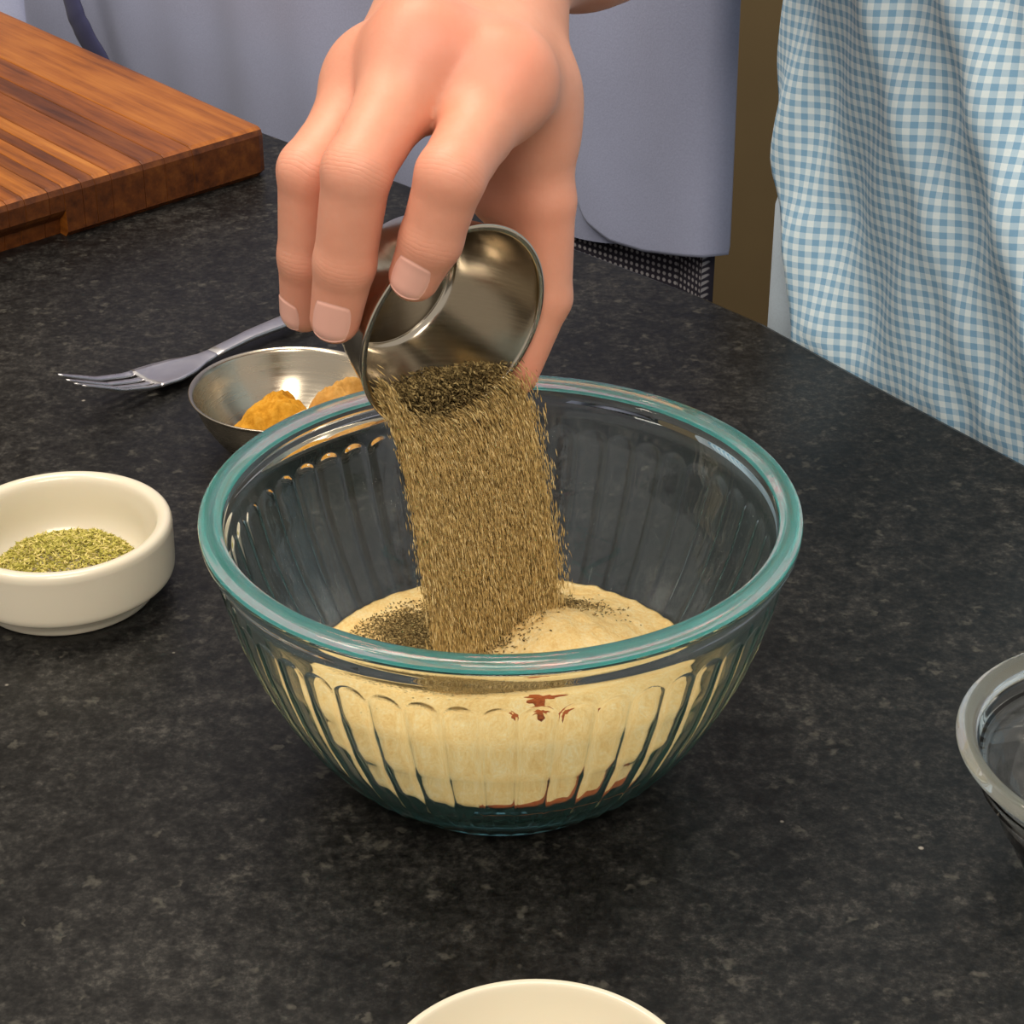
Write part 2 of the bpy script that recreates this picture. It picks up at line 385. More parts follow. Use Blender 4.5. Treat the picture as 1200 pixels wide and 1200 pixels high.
for z in zz:
    r0 = np.interp(z, zs, rsm)
    h_ = min(1., (ZT - z) / .0052); inside = 1 - u * u - max(0, 1 - h_) ** 2
    d = 0.00055 * np.clip(inside * 1.3, 0, 1) ** .6 if z < ZT else 0 * u
    d = d * np.clip((z - .0015) / .004, 0, 1)
    r = r0 - d
    rows.append(np.stack([r * np.cos(th), r * np.sin(th), 0 * th + z], -1))
rimp = [(.0872, .0832), (.0880, .0846), (.0889, .0860), (.0896, .0875), (.0899, .0890), (.0898, .0897), (.0828, .0897), (.0826, .0875)]
inn = [(r_in(z), z) for z in np.linspace(.084, .009, 34)] + [(.036, .0078), (.030, .007), (.020, .0066), (.010, .0065), (.001, .0065)]
for r, z in rimp + inn: rows.append(np.stack([r * np.cos(th), r * np.sin(th), 0 * th + z], -1))
v = np.concatenate(rows)
# underside with a shallow recess
nr = len(rows); F = [tuple(q) for q in grid_faces(nr, n)]; F.append(tuple(range((nr - 1) * n, nr * n)))
und = [(.038, .0004), (.030, .0012), (.002, .0014)]
base = len(v); v = np.concatenate([v] + [np.stack([r * np.cos(th), r * np.sin(th), 0 * th + z], -1) for r, z in und])
prev = np.arange(n)
for q in range(3):
    cur = base + q * n + np.arange(n)
    for j in range(n): F.append((prev[j], cur[j], cur[(j + 1) % n], prev[(j + 1) % n]))
    prev = cur
F.append(tuple(prev)[::-1])
gb = obj('mixing_bowl', v, F, TEAL_GLASS)
rimp = [(.0830, .0900), (.0898, .0900), (.0900, .0908), (.0898, .0917), (.0893, .0924), (.0884, .0929), (.0866, .0932), (.0848, .0930), (.0837, .0925), (.0831, .0917), (.0829, .0908)]
P3 = np.array(rimp + rimp[:1]); v, f = lathe(P3, 240); nn_ = len(rimp)
f = [tuple(q) for q in grid_faces(nn_ + 1, 240)]; f = [tuple(i_ % (nn_ * 240) for i_ in q) for q in f]
ro_ = obj('rim', v[:nn_ * 240], f, RIM_GLASS, gb); ro_['label'] = 'bright teal rim'
tag(gb, 'large fluted glass mixing bowl with teal rim, holding the cream powder', 'bowl')

# cream powder lying in the bowl, a mound against the glass
def heap(x, y):
    return .0290 + .0185 * np.exp(-(((x - .016) / .030) ** 2 + ((y - .006) / .030) ** 2)) + .004 * np.exp(-(((x + .03) / .02) ** 2 + ((y - .015) / .02) ** 2)) \
        - .004 * np.clip((-y - .02) / .04, 0, 1) + .0012 * vnoise(x * 160 + 9, y * 160 + 9, 3) + .0007 * vnoise(x * 500 + 9, y * 500 + 9, 4)
nt_, nrad = 200, 70; tt = np.arange(nt_) / nt_ * 2 * np.pi
Rc = np.full(nt_, .058)
for it in range(25): Rc = r_in(np.clip(heap(Rc * np.cos(tt), Rc * np.sin(tt)), .008, .08)) - .0005
rows = [np.stack([.0005 * np.cos(tt), .0005 * np.sin(tt), heap(0, 0) + 0 * tt], -1)]
for q in np.linspace(0.02, 1, nrad):
    x, y = Rc * q * np.cos(tt), Rc * q * np.sin(tt); rows.append(np.stack([x, y, heap(x, y)], -1))
zc = rows[-1][:, 2]
for q in np.linspace(0, 1, 10)[1:]:
    z = zc + (.0078 - zc) * q; r = r_in(z) - .0005; rows.append(np.stack([r * np.cos(tt), r * np.sin(tt), z], -1))
rows.append(np.stack([.001 * np.cos(tt), .001 * np.sin(tt), 0 * tt + .0074], -1))
v = np.concatenate(rows); f = [tuple(q)[::-1] for q in grid_faces(len(rows), nt_)] + [tuple(range(nt_)), tuple(range((len(rows) - 1) * nt_, len(rows) * nt_))[::-1]]
o = obj('cream_powder', v, f, CREAM); tag(o, 'heap of pale cream powder filling the bottom of the glass mixing bowl', 'powder', kind='stuff')
# paprika: a patch showing on the mound and a crescent at the front right against the glass
def sheet(fn, nu, nv, lift):
    pts = np.array([fn(a, b_) for a in np.linspace(0, 1, nu) for b_ in np.linspace(0, 1, nv)])
    dn = pts.copy(); top = pts.copy(); top[:, 2] += lift; dn[:, 2] -= .0006
    f = [tuple(q) for q in grid_faces(nu, nv, False)]; k = nu * nv
    g = [tuple(i + k for i in q[::-1]) for q in f]
    rim = [i for i in range(nv)] + [i * nv + nv - 1 for i in range(1, nu)] + [(nu - 1) * nv + i for i in range(nv - 2, -1, -1)] + [i * nv for i in range(nu - 2, 0, -1)]
    sd = [(rim[i], rim[(i + 1) % len(rim)], rim[(i + 1) % len(rim)] + k, rim[i] + k) for i in range(len(rim))]
    return np.concatenate([top, dn]), f + g + sd
def patch(a, b_):
    ang = a * 2 * np.pi; r = b_ * (.0055 + .0020 * math.sin(3 * ang + 1) + .0015 * math.sin(7 * ang))
    x, y = .0125 + r * math.cos(ang) * .9, -.0205 + r * math.sin(ang) * .8; return (x, y, float(heap(np.array(x), np.array(y))))
V1, F1 = sheet(patch, 40, 6, .0004)
def cres(a, b_):
    ang = math.radians(-95 + 45 * a); wd = .0014 * math.sin(math.pi * min(1, a * .9 + .08)) + .0008
    rr = np.interp(ang % (2 * np.pi), tt, Rc) + .0002 - wd * b_
    x, y = rr * math.cos(ang), rr * math.sin(ang); return (x, y, float(heap(np.array(x), np.array(y))))
V2, F2 = sheet(cres, 50, 5, .0005)
o = obj('paprika', np.concatenate([V1, V2]), F1 + [tuple(i + len(V1) for i in q) for q in F2], PAPRIKA)
tag(o, 'red-brown paprika showing through the glass at the front of the cream powder', 'spice', kind='stuff')

# ------------------------------------------------------------------ steel cup held by the hand
CC = at(532, 384, .590)
q_ = .77 * RT - .64 * UP; q_ /= np.linalg.norm(q_)
nx = .60 * -FW + .80 * q_; nx /= np.linalg.norm(nx)
dn = np.array([0, 0, -1.]) - nx * (-nx[2]); dn /= np.linalg.norm(dn)      # towards the lowest point of the rim
sd_ = np.cross(nx, dn)
FR = [dn, sd_, nx]
prof = [(.0175, -.0295), (.0190, -.0295), (.0205, -.0287), (.0225, -.0262), (.0262, -.0165), (.0287, -.0075), (.0302, -.0012), (.0312, -.0006), (.0315, .0002), (.0311, .0008), (.0300, .0008),
        (.0293, -.0002), (.0278, -.0075), (.0253, -.0165), (.0216, -.0260), (.0195, -.0283), (.0175, -.0287), (.001, -.0287)]
P2 = catmull([(a * 1.025, b_) for a, b_ in prof], 4)
v, f = lathe([(max(a, .0008), b_) for a, b_ in P2], 120, CC, FR)
cup = obj('steel_cup', v, f, STEEL_SHINY); tag(cup, 'small shiny steel cup held in the hand and tipped over the glass mixing bowl', 'cup')
def cup_r_in(t): return np.interp(t, [-.0287, -.026, -.0165, -.0075, .0008], [.0175, .0212, .0250, .0275, .0292]) - .0006
# pepper still lying along the low wall of the cup
M = 30000; a = rng.uniform(.006, .029, M); bb = rng.uniform(-.028, .028, M); t = rng.uniform(-.0270, .0025, M)
k = (np.hypot(a, bb) < cup_r_in(np.minimum(t, 0))) & (a > .0145 + .55 * -t + .003 * (bb / .02) ** 2 + .0015 * vnoise(bb * 300 + 30, t * 300 + 30, 5))
a, bb, t = a[k], bb[k], t[k]; pos = CC + a[:, None] * dn + bb[:, None] * sd_ + t[:, None] * nx
ax = rng.normal(size=pos.shape) * .6 + nx; v, f = grains(pos, ax, rng.uniform(.0005, .0010, len(pos)), rng.uniform(.0002, .0004, len(pos)))
o = obj('pepper_in_cup', v, f, PEPPER_DARK, smooth=False); tag(o, 'dark ground pepper lying inside the tipped steel cup', 'spice', kind='stuff')
# pepper falling into the bowl
M = 95000
PH0 = -13.
ac = np.clip(rng.normal(0, .48, M), -1.15, 1.15); ac = np.where(rng.random(M) < .75, rng.uniform(-1, 1, M), ac)
phi = (ac * 58 + PH0) * (math.pi / 180)
start = CC + .0290 * (np.cos(phi)[:, None] * dn + np.sin(phi)[:, None] * sd_) + nx * .002
vel0 = np.array([.125, .10, -.10]) + rng.normal(0, 1, (M, 3)) * np.array([.010, .022, .01]) 
drop_t = rng.random(M) ** .62
zend = .040
# fall time until the heap
Tt = (vel0[:, 2] + np.sqrt(vel0[:, 2] ** 2 + 2 * 9.81 * np.maximum(start[:, 2] - zend, .01))) / 9.81
tm = drop_t * Tt; pos = start + vel0 * tm[:, None]; pos[:, 2] -= 9.81 * tm ** 2 / 2
vel = vel0.copy(); vel[:, 2] -= 9.81 * tm
pos += rng.normal(0, .0011, pos.shape)
keep = pos[:, 2] > heap(pos[:, 0], pos[:, 1]) - .0005
pos, vel = pos[keep], vel[keep]
ax = vel / np.linalg.norm(vel, axis=1)[:, None] + rng.normal(0, .09, pos.shape)
v, f = grains(pos, ax, rng.uniform(.0006, .0022, len(pos)), rng.uniform(.00011, .00024, len(pos)))
o = obj('falling_pepper', v, f, PEPPER, smooth=False)
o.data.materials.append(PEPPER_DARK); dk = rng.random(len(pos)) < .02 + .5 * np.exp(-drop_t[keep] / .12); o.data.polygons.foreach_set('material_index', np.repeat(dk.astype(np.int32), 8)); tag(o, 'stream of ground pepper falling from the tipped steel cup', 'spice', kind='stuff')
# pepper that has landed on the heap
M = 19000
c1 = onz(505, 735, .036)[:2]; c2 = onz(600, 690, .045)[:2]; c3 = onz(550, 742, .038)[:2]
xy = np.concatenate([c1 + rng.normal(0, 1, (M // 2, 2)) * (.0115, .0095), c2 + rng.normal(0, 1, (M // 4, 2)) * (.012, .0055), c3 + rng.normal(0, 1, (M // 4, 2)) * (.008, .009)])
xy = xy[np.hypot(xy[:, 0], xy[:, 1]) < .056]
pos = np.c_[xy, heap(xy[:, 0], xy[:, 1]) + rng.uniform(0, .0012, len(xy))]; ax = rng.normal(size=pos.shape) * (1, 1, .4)
v, f = grains(pos, ax, rng.uniform(.0004, .0008, len(pos)), rng.uniform(.00018, .00032, len(pos)))
o = obj('landed_pepper', v, f, PEPPER_DARK, smooth=False); tag(o, 'dark ground pepper scattered on top of the cream powder', 'spice', kind='stuff')

# ------------------------------------------------------------------ ramekin with dried herb
rc = onz(70, 610, .029); rc[2] = 0
prof = [(.001, .001), (.028, .001), (.0300, .0), (.0318, .0006), (.0322, .0035), (.0326, .0050), (.0375, .0072), (.0390, .0090), (.0394, .0130), (.0396, .0235), (.0396, .0262), (.0389, .0282), (.0373, .0290), (.0352, .0284),
        (.0340, .0265), (.0332, .0220), (.0318, .0130), (.0285, .0075), (.0230, .0058), (.001, .0056)]
v, f = lathe([(r, z) for r, z in catmull(prof, 4)], 120, rc); ram = obj('ramekin', v, f, CERAMIC); tag(ram, 'round white ceramic ramekin holding dried green herb flakes', 'ramekin')
def hh(x, y): return .0110 + .0080 * np.exp(-((x - .001) ** 2 + y ** 2) / (2 * .014 ** 2)) + .002 * vnoise(x * 250 + 20, y * 250 + 20, 8)
M = 5200; r = .0270 * np.sqrt(rng.random(M)); t = rng.random(M) * 2 * np.pi; x, y = r * np.cos(t), r * np.sin(t)
top = hh(x, y) * np.clip(1.25 - (r / .0275) ** 4 * .6, .5, 1); z = np.maximum(.0078, top - rng.random(M) ** 2 * .003)
pos = np.c_[x, y, z] + rc; ax = rng.normal(size=pos.shape) * (1, 1, .45)
v, f = grains(pos, ax, rng.uniform(.0008, .0019, M), rng.uniform(.00028, .0005, M))
o = obj('dried_herb', v, f, HERB, smooth=False); tag(o, 'yellow-green dried herb flakes heaped in the white ramekin at the left', 'herb', kind='stuff')

# ------------------------------------------------------------------ steel dish with curry powder
mc = onz(337, 456, .026); mc[2] = 0
prof = [(.001, .0008), (.018, .0004), (.0205, .0), (.0235, .0010), (.0285, .0060), (.0345, .0150), (.0380, .0235), (.0392, .0256), (.0398, .0262), (.0399, .0268), (.0392, .0268), (.0380, .0258), (.0368, .0228), (.0334, .0150), (.0276, .0068), (.0225, .0020), (.0205, .0013), (.001, .0013)]
v, f = lathe(catmull(prof, 4), 120, mc); o = obj('steel_dish', v, f, STEEL); tag(o, 'low round steel dish with orange spice on the counter beside the fork', 'dish')
def mound(cx, cy, rx, ry, h, seed, name, m_, label):
    nn, rr = 90, 26; t = np.arange(nn) / nn * 2 * np.pi; rows = []
    for q in np.linspace(.01, 1, rr):
        k_ = 1 + .12 * np.sin(3 * t + seed) + .07 * np.sin(7 * t + 2 * seed)
        x, y = cx + rx * q * k_ * np.cos(t), cy + ry * q * k_ * np.sin(t)
        rad = np.hypot(x, y); fl = np.interp(rad, [0, .0205, .0225, .0276, .0334], [.0016, .0016, .0024, .0073, .0156])
        z = fl + h * (1 - q ** 2.2) + (.0034 * vnoise(x * 260 + 40, y * 260 + 40, seed) + .0016 * vnoise(x * 700 + 40, y * 700 + 40, seed + 1)) * (1 - q ** 6)
        rows.append(np.stack([x, y, np.maximum(z, fl + .0001)], -1))
    x, y = rows[-1][:, 0], rows[-1][:, 1]
    v = np.concatenate(rows) + mc; f = [tuple(q)[::-1] for q in grid_faces(rr, nn)] + [tuple(range(nn))]
    o = obj(name, v, f, m_); tag(o, label, 'spice', kind='stuff'); return o
mound(-.0050, .002, .0205, .0185, .0205, 3, 'curry_powder', CURRY, 'clumpy orange curry powder heaped in the left of the steel dish')
mound(.0175, .010, .0130, .0150, .0200, 5, 'pale_spice_powder', CUMIN, 'paler orange-tan spice heaped in the right of the steel dish')

# ------------------------------------------------------------------ fork
T0 = np.array([-.181, .2415]); fa = np.array([.665, .747]); fp = np.array([fa[1], -fa[0]])
fk = thing('fork', (*(T0 + fa * .1), 0), 'steel dinner fork lying behind the steel dish, tines to the left', 'fork')
zf = lambda s: np.interp(s, [0, .008, .02, .035, .05, .062, .080, .100, .150, .190], [.0165, .0125, .0070, .0032, .0018, .0020, .0034, .0045, .0040, .0020])
def strip(name, ss, half, cen, th_):
    rows = []
    for s_ in ss:
        h_, c_ = half(s_), cen(s_); t_ = th_(s_)
        row = []
        for a_, zz_ in ((-1, -.35), (-.8, -.5), (0, -.5), (.8, -.5), (1, -.35), (1, .35), (.8, .5), (0, .5), (-.8, .5), (-1, .35)):
            P = T0 + fa * s_ + fp * (c_ + a_ * h_); cup_ = .0016 * (abs(c_ + a_ * h_) / .011) ** 2 * (1 if s_ < .07 else 0)
            row.append((P[0], P[1], zf(s_) + zz_ * t_ + cup_ + .0006))
        rows.append(row)
    v = np.array(rows).reshape(-1, 3); nr_ = len(rows)
    return obj(name, v, [tuple(q) for q in grid_faces(nr_, 10)] + [tuple(range(10))[::-1], tuple(range((nr_ - 1) * 10, nr_ * 10))], STEEL_FORK, fk)
for k in range(4):
    c0 = (k - 1.5) * .0058
    strip('tine', np.linspace(0, .0395, 16), lambda s_: np.interp(s_, [0, .004, .0395], [.0005, .0011, .0017]), lambda s_, c0=c0: c0 * np.interp(s_, [0, .0395], [.92, 1]), lambda s_: np.interp(s_, [0, .01], [.0008, .0018]))
strip('fork_head', np.linspace(.039, .078, 20), lambda s_: np.interp(s_, [.039, .050, .060, .070, .078], [.0107, .0108, .0088, .0048, .0034]), lambda s_: 0, lambda s_: .0019)
strip('handle', np.linspace(.077, .190, 26), lambda s_: np.interp(s_, [.077, .095, .13, .16, .187, .190], [.0036, .0036, .0052, .0075, .0078, .004]), lambda s_: 0, lambda s_: np.interp(s_, [.077, .1, .19], [.0019, .0028, .0021]))

# ------------------------------------------------------------------ clear glass bowl at the right, white bowl at the bottom
gc = onz(1349, 868, .05); gc[2] = 0
prof = [(.001, .0010), (.024, .0008), (.0265, .0), (.0285, .0012), (.0335, .010), (.0385, .020), (.0395, .0212), (.0430, .030), (.0452, .0338), (.0466, .0343), (.0464, .0362), (.0470, .0370), (.0480, .0375), (.0478, .0390), (.0480, .0405), (.0500, .0430), (.0505, .0436), (.0500, .0440), (.0482, .0440), (.0472, .0436),
        (.0466, .0430), (.0452, .0415), (.0442, .0405), (.0400, .030), (.0372, .0235), (.0358, .0222), (.0310, .012), (.0262, .006), (.0200, .0045), (.001, .0045)]
v, f = lathe(prof, 160, gc); o = obj('clear_glass_bowl', v, f, CLEAR_GLASS); tag(o, 'clear glass bowl cut off by the right edge, standing on the counter', 'bowl')
rimp = catmull([(.0480, .0443), (.0502, .0442), (.0526, .0452), (.0540, .0470), (.0537, .0490), (.0522, .0501), (.0500, .0497), (.0486, .0480), (.0478, .0458)], 3, True)
v, f = lathe(np.vstack([rimp, rimp[:1]]), 160, gc); nn_ = len(rimp)
f = [tuple(int(i_) % (nn_ * 160) for i_ in q) for q in grid_faces(nn_ + 1, 160)]
obj('rim', v[:nn_ * 160], f, CLEAR_RIM, o)['label'] = 'thick pale greenish rim'
wc = onz(630, 1280, .040); wc[2] = 0
prof = [(.001, .0012), (.017, .001), (.0195, .0), (.0215, .0012), (.0225, .006), (.0290, .018), (.0335, .030), (.0358, .0385), (.0364, .0396), (.0363, .0402), (.0354, .0404), (.0344, .0396), (.0325, .032), (.0280, .0195), (.020, .009), (.012, .0068), (.001, .0064)]
v, f = lathe([(max(.001, a * 1.06), b_) for a, b_ in catmull(prof, 4)], 120, wc); o = obj('white_bowl', v, f, CERAMIC2); tag(o, 'white ceramic bowl cut off by the bottom edge, only its far rim in view', 'bowl')

# ------------------------------------------------------------------ the hand: one continuous surface grown from a distance field
def J(x, y, d): return at(x, y, d)
W0 = J(560, -34, .640)
fing = {  # joints (mcp, pip, dip, tip) and radii
    'index': ([J(588, 96, .566), J(528, 206, .5405), J(505, 281, .5505), J(486, 323, .5575)], [.0110, .0094, .0083, .0070]),
    'middle': ([J(494, 60, .563), J(418, 200, .544), J(404, 308, .559), J(393, 373, .5698)], [.0110, .0094, .0083, .0070]),
    'ring': ([J(440, 96, .580), J(363, 200, .562), J(359, 300, .577), J(356, 362, .589)], [.0102, .0089, .0078, .0066]),
    'pinky': ([J(448, 128, .606), J(366, 212, .596), J(362, 290, .604), J(356, 345, .614)], [.0090, .0076, .0068, .0058]),
    'thumb': ([J(617, 112, .597), J(638, 235, .607), J(637, 348, .6195), J(608, 440, .6260)], [.0112, .0094, .0084, .0058]),
}
ELB = W0 + .25 * (.47 * RT + .42 * UP + .78 * FW)
SHO = ELB + np.array([.10, .06, .27])
def cap(p, a, b_, ra, rb):
    ba = b_ - a; h_ = np.clip(((p - a) @ ba) / (ba @ ba), 0, 1); return np.linalg.norm(p - a - h_[:, None] * ba, axis=1) - (ra + (rb - ra) * h_)
def smin(a, b_, k_):
    h_ = np.maximum(k_ - np.abs(a - b_), 0) / k_; return np.minimum(a, b_) - h_ * h_ * k_ * .25
WL = W0 - RT * .0050; WR = W0 + RT * .0075
def sdf(p):
    I, Mi, Ri, Pi, Th = (fing[k][0] for k in ('index', 'middle', 'ring', 'pinky', 'thumb'))
    d = cap(p, WL, Ri[0], .0165, .0112); d = smin(d, cap(p, WL, Pi[0], .0160, .0092), .014)
    d = smin(d, cap(p, W0, Mi[0], .0180, .0112), .014); d = smin(d, cap(p, WR, I[0], .0165, .0114), .014)
    d = smin(d, cap(p, I[0], Mi[0], .0100, .0100), .012); d = smin(d, cap(p, Mi[0], Ri[0], .0102, .0096), .012); d = smin(d, cap(p, Ri[0], Pi[0], .0090, .0080), .012)
    d = smin(d, cap(p, WR, Th[0], .0165, .0124), .014)
    d = smin(d, cap(p, I[0] + FW * .004, Th[0], .0098, .0108), .014)
    d = smin(d, cap(p, I[0] * .55 + W0 * .45 + FW * .006, Th[0] * .6 + Th[1] * .4, .0105, .0085), .014)      # web of the thumb
    d = smin(d, cap(p, J(604, 150, .613), J(606, 234, .614), .0100, .0082), .010); d = smin(d, cap(p, J(586, 140, .612), J(584, 226, .618), .0105, .0085), .010)      # ball of the thumb
    for k_ in ('index', 'middle', 'ring'):                                # knuckle heads
        c_ = fing[k_][0][0] - FW * .0036 + UP * .0036; d = smin(d, np.linalg.norm(p - c_, axis=1) - .0088, .005)
    out = None
    for k_ in fing:
        P, R_ = fing[k_]
        PM = P[0] * .5 + P[1] * .5 + (FW * .0012 - UP * .0006) * (k_ != 'thumb')
        e = smin(cap(p, P[0], PM, R_[0], R_[1] * 1.06), cap(p, PM, P[1], R_[1] * 1.06, R_[1] * .97), .002); e = smin(e, cap(p, P[1], P[2], R_[1] * .97, R_[2]), .002)
        e = smin(e, cap(p, P[2], P[3], R_[2], R_[3]), .002)
        out = e if out is None else smin(out, e, .0012)
    d = smin(d, out, .009)
    w1, w2 = I[0] * .70 + I[1] * .30 + FW * .005, Mi[0] * .66 + Mi[1] * .34 + FW * .005
    d = smin(d, cap(p, w1, w2, .0058, .0058), .010)                            # web between the first two fingers
    A = W0 * .72 + ELB * .28
    d = smin(d, cap(p, WL, A - RT * .008, .0175, .0210), .012); d = smin(d, cap(p, WR, A + RT * .008, .0175, .0210), .012)
    d = smin(d, cap(p, A, W0 * .35 + ELB * .65, .0260, .0390), .015); d = smin(d, cap(p, W0 * .35 + ELB * .65, ELB, .0390, .0370), .015)
    d = smin(d, cap(p, ELB, SHO, .0380, .0480), .02)
    return d
def surface_nets(lo, hi, h_):
    nn = np.ceil((hi - lo) / h_).astype(int) + 1; B = 16
    nb = np.ceil(nn / B).astype(int); nn = nb * B
    val = np.full(nn, 1., dtype=np.float32)
    bi = np.stack(np.meshgrid(*[np.arange(k_) for k_ in nb], indexing='ij'), -1).reshape(-1, 3)
    cen = lo + (bi * B + B / 2) * h_
    dc = sdf(cen); half = h_ * (B / 2 + 1) * 1.7321 + .003
    val_sign = np.sign(dc)
    loc = np.stack(np.meshgrid(*[np.arange(B)] * 3, indexing='ij'), -1).reshape(-1, 3)
    for q, c_ in zip(bi, dc):
        s0 = q * B; sl = tuple(slice(a_, a_ + B) for a_ in s0)
        if abs(c_) > half: val[sl] = np.sign(c_); continue
        val[sl] = sdf(lo + (s0 + loc) * h_).reshape(B, B, B)
    neg = val < 0
    cs = tuple(k_ - 1 for k_ in nn); cnt = np.zeros(cs, np.int8)
    for dx in (0, 1):
        for dy in (0, 1):
            for dz in (0, 1): cnt += neg[dx:dx + cs[0], dy:dy + cs[1], dz:dz + cs[2]]
    cells = np.argwhere((cnt > 0) & (cnt < 8)); ids = np.full(cs, -1, np.int32); ids[tuple(cells.T)] = np.arange(len(cells))
    acc = np.zeros((len(cells), 3)); num = np.zeros(len(cells))
    for ax_ in range(3):
        o1, o2 = [k_ for k_ in range(3) if k_ != ax_]
        for a_ in (0, 1):
            for b_ in (0, 1):
                off = np.zeros(3, int); off[o1] = a_; off[o2] = b_; off2 = off.copy(); off2[ax_] = 1
                p = val[tuple((cells + off).T)]; q = val[tuple((cells + off2).T)]; m_ = (p < 0) != (q < 0)
                t_ = np.where(m_, p / np.where(m_, p - q, 1), 0); pt = off[None] + (off2 - off)[None] * t_[:, None]
                acc += pt * m_[:, None]; num += m_
    V = lo + (cells + acc / num[:, None]) * h_
    faces = []
    for ax_ in range(3):
        o1, o2 = (ax_ + 1) % 3, (ax_ + 2) % 3
        s1 = [slice(None)] * 3; s2 = [slice(None)] * 3; s1[ax_] = slice(0, -1); s2[ax_] = slice(1, None)
        A = neg[tuple(s1)]; Bn = neg[tuple(s2)]; e = np.argwhere(A != Bn)
        ok = (e[:, o1] > 0) & (e[:, o2] > 0) & (e[:, o1] < cs[o1]) & (e[:, o2] < cs[o2]); e = e[ok]; fl = A[tuple(e.T)]
        u1 = np.zeros(3, int); u1[o1] = 1; u2 = np.zeros(3, int); u2[o2] = 1
        q = np.stack([ids[tuple((e - u1 - u2).T)], ids[tuple((e - u2).T)], ids[tuple(e.T)], ids[tuple((e - u1).T)]], -1)
        q[~fl] = q[~fl][:, ::-1]; faces.append(q)
    return V, np.concatenate(faces)
allp = np.array([p for k_ in fing for p in fing[k_][0]] + [W0, ELB, SHO])
V, Q = surface_nets(allp.min(0) - .056, allp.max(0) + .056, .00125)
eps = 2e-4
for it in range(2):
    d0 = sdf(V); G = np.stack([(sdf(V + eps * np.eye(3)[k_]) - d0) / eps for k_ in range(3)], -1)
    V = V - G * (d0 / np.maximum((G * G).sum(1), .3))[:, None]
# right-hand person
TB = np.array([.30, .33])
pa = thing('person', (.28, .34, -.92), 'person in a blue and white gingham apron at the right, pouring from the steel cup', 'person')
body = obj('body', V, Q, SKIN, pa)
bl = np.zeros(len(V))
for k_, s_ in (('index', .55), ('middle', .6), ('ring', .3)):
    c_ = fing[k_][0][0] - FW * .012 + UP * .004; bl += s_ * np.exp(-((V - c_) ** 2).sum(1) / (2 * .0085 ** 2))
for k_ in fing:
    c_ = fing[k_][0][3]; bl += .35 * np.exp(-((V - c_) ** 2).sum(1) / (2 * .008 ** 2)); c_ = fing[k_][0][1]; bl += .18 * np.exp(-((V - c_) ** 2).sum(1) / (2 * .009 ** 2))
al = np.zeros(len(V)); cr = np.zeros(len(V))
for k_ in fing:
    if k_ == 'thumb': continue
    for i, s_ in ((1, 1.), (2, .6)):
        P_ = fing[k_][0]; a_ = P_[i + 1] - P_[i - 1]; a_ /= np.linalg.norm(a_); r_ = V - P_[i]; t_ = r_ @ a_; n_ = -FW - a_ * (-FW @ a_); n_ /= np.linalg.norm(n_)
        m_ = s_ * np.exp(-(t_ / .0042) ** 2) * np.clip((r_ @ n_) / .006, 0, 1) * (np.linalg.norm(r_, axis=1) < .014); al = np.where(m_ > cr, t_, al); cr = np.maximum(cr, m_)
for nm_, vl in (('along', al), ('crease', cr)): body.data.attributes.new(nm_, 'FLOAT', 'POINT').data.foreach_set('value', vl.astype(np.float32))
ca = body.data.attributes.new('blush', 'FLOAT', 'POINT'); ca.data.foreach_set('value', np.clip(bl, 0, .8).astype(np.float32))
def nail(k_, facing, wd, ln, off=.0):
    P, R_ = fing[k_]; a_ = P[3] - P[2]; a_ /= np.linalg.norm(a_)
    nrm = facing - a_ * (facing @ a_); nrm /= np.linalg.norm(nrm); sd = np.cross(nrm, a_)
    c_ = P[3] + a_ * (R_[3] * .62 - ln * .5 + off); nu, nv = 15, 15; pts = []
    for i in range(nu):
        for j in range(nv):
            uu, vv_ = -1 + 2 * i / (nu - 1), -1 + 2 * j / (nv - 1)
            # square to rounded rectangle
            x = uu * math.sqrt(max(0, 1 - .30 * vv_ * vv_)) ; y = vv_ * math.sqrt(max(0, 1 - .34 * uu * uu))
            pts.append(c_ + sd * x * wd * .5 + a_ * y * ln * .5 + nrm * .012)
    pts = np.array(pts)
    for it in range(30): pts = pts - nrm * np.clip(sdf(pts)[:, None] * .8, -.002, .002)
    uvn = np.array([(-1 + 2 * i / (nu - 1), -1 + 2 * j / (nv - 1)) for i in range(nu) for j in range(nv)])
    lift = np.where((np.abs(uvn[:, 0]) > .99) | (uvn[:, 1] < -.99), -.0003, .0003)[:, None]
    top = pts + nrm * lift; bot = pts - nrm * .0008
    g = grid_faces(nu, nv, False); K_ = nu * nv
    ring = list(range(nv)) + [i * nv + nv - 1 for i in range(1, nu)] + [(nu - 1) * nv + i for i in range(nv - 2, -1, -1)] + [i * nv for i in range(nu - 2, 0, -1)]
    ff = [tuple(q) for q in g] + [tuple(q[::-1] + K_) for q in g] + [(ring[i], ring[(i + 1) % len(ring)], ring[(i + 1) % len(ring)] + K_, ring[i] + K_) for i in range(len(ring))]
    obj('fingernail', np.concatenate([top, bot]), ff, NAIL, body)
nail('index', -FW - RT * .05, .0112, .0128, -.0004); nail('middle', -FW - RT * .05, .0114, .0135, -.0004)
nail('ring', -FW - RT * .8, .0095, .0105); nail('thumb', FW * .9 + RT * .35, .011, .012)

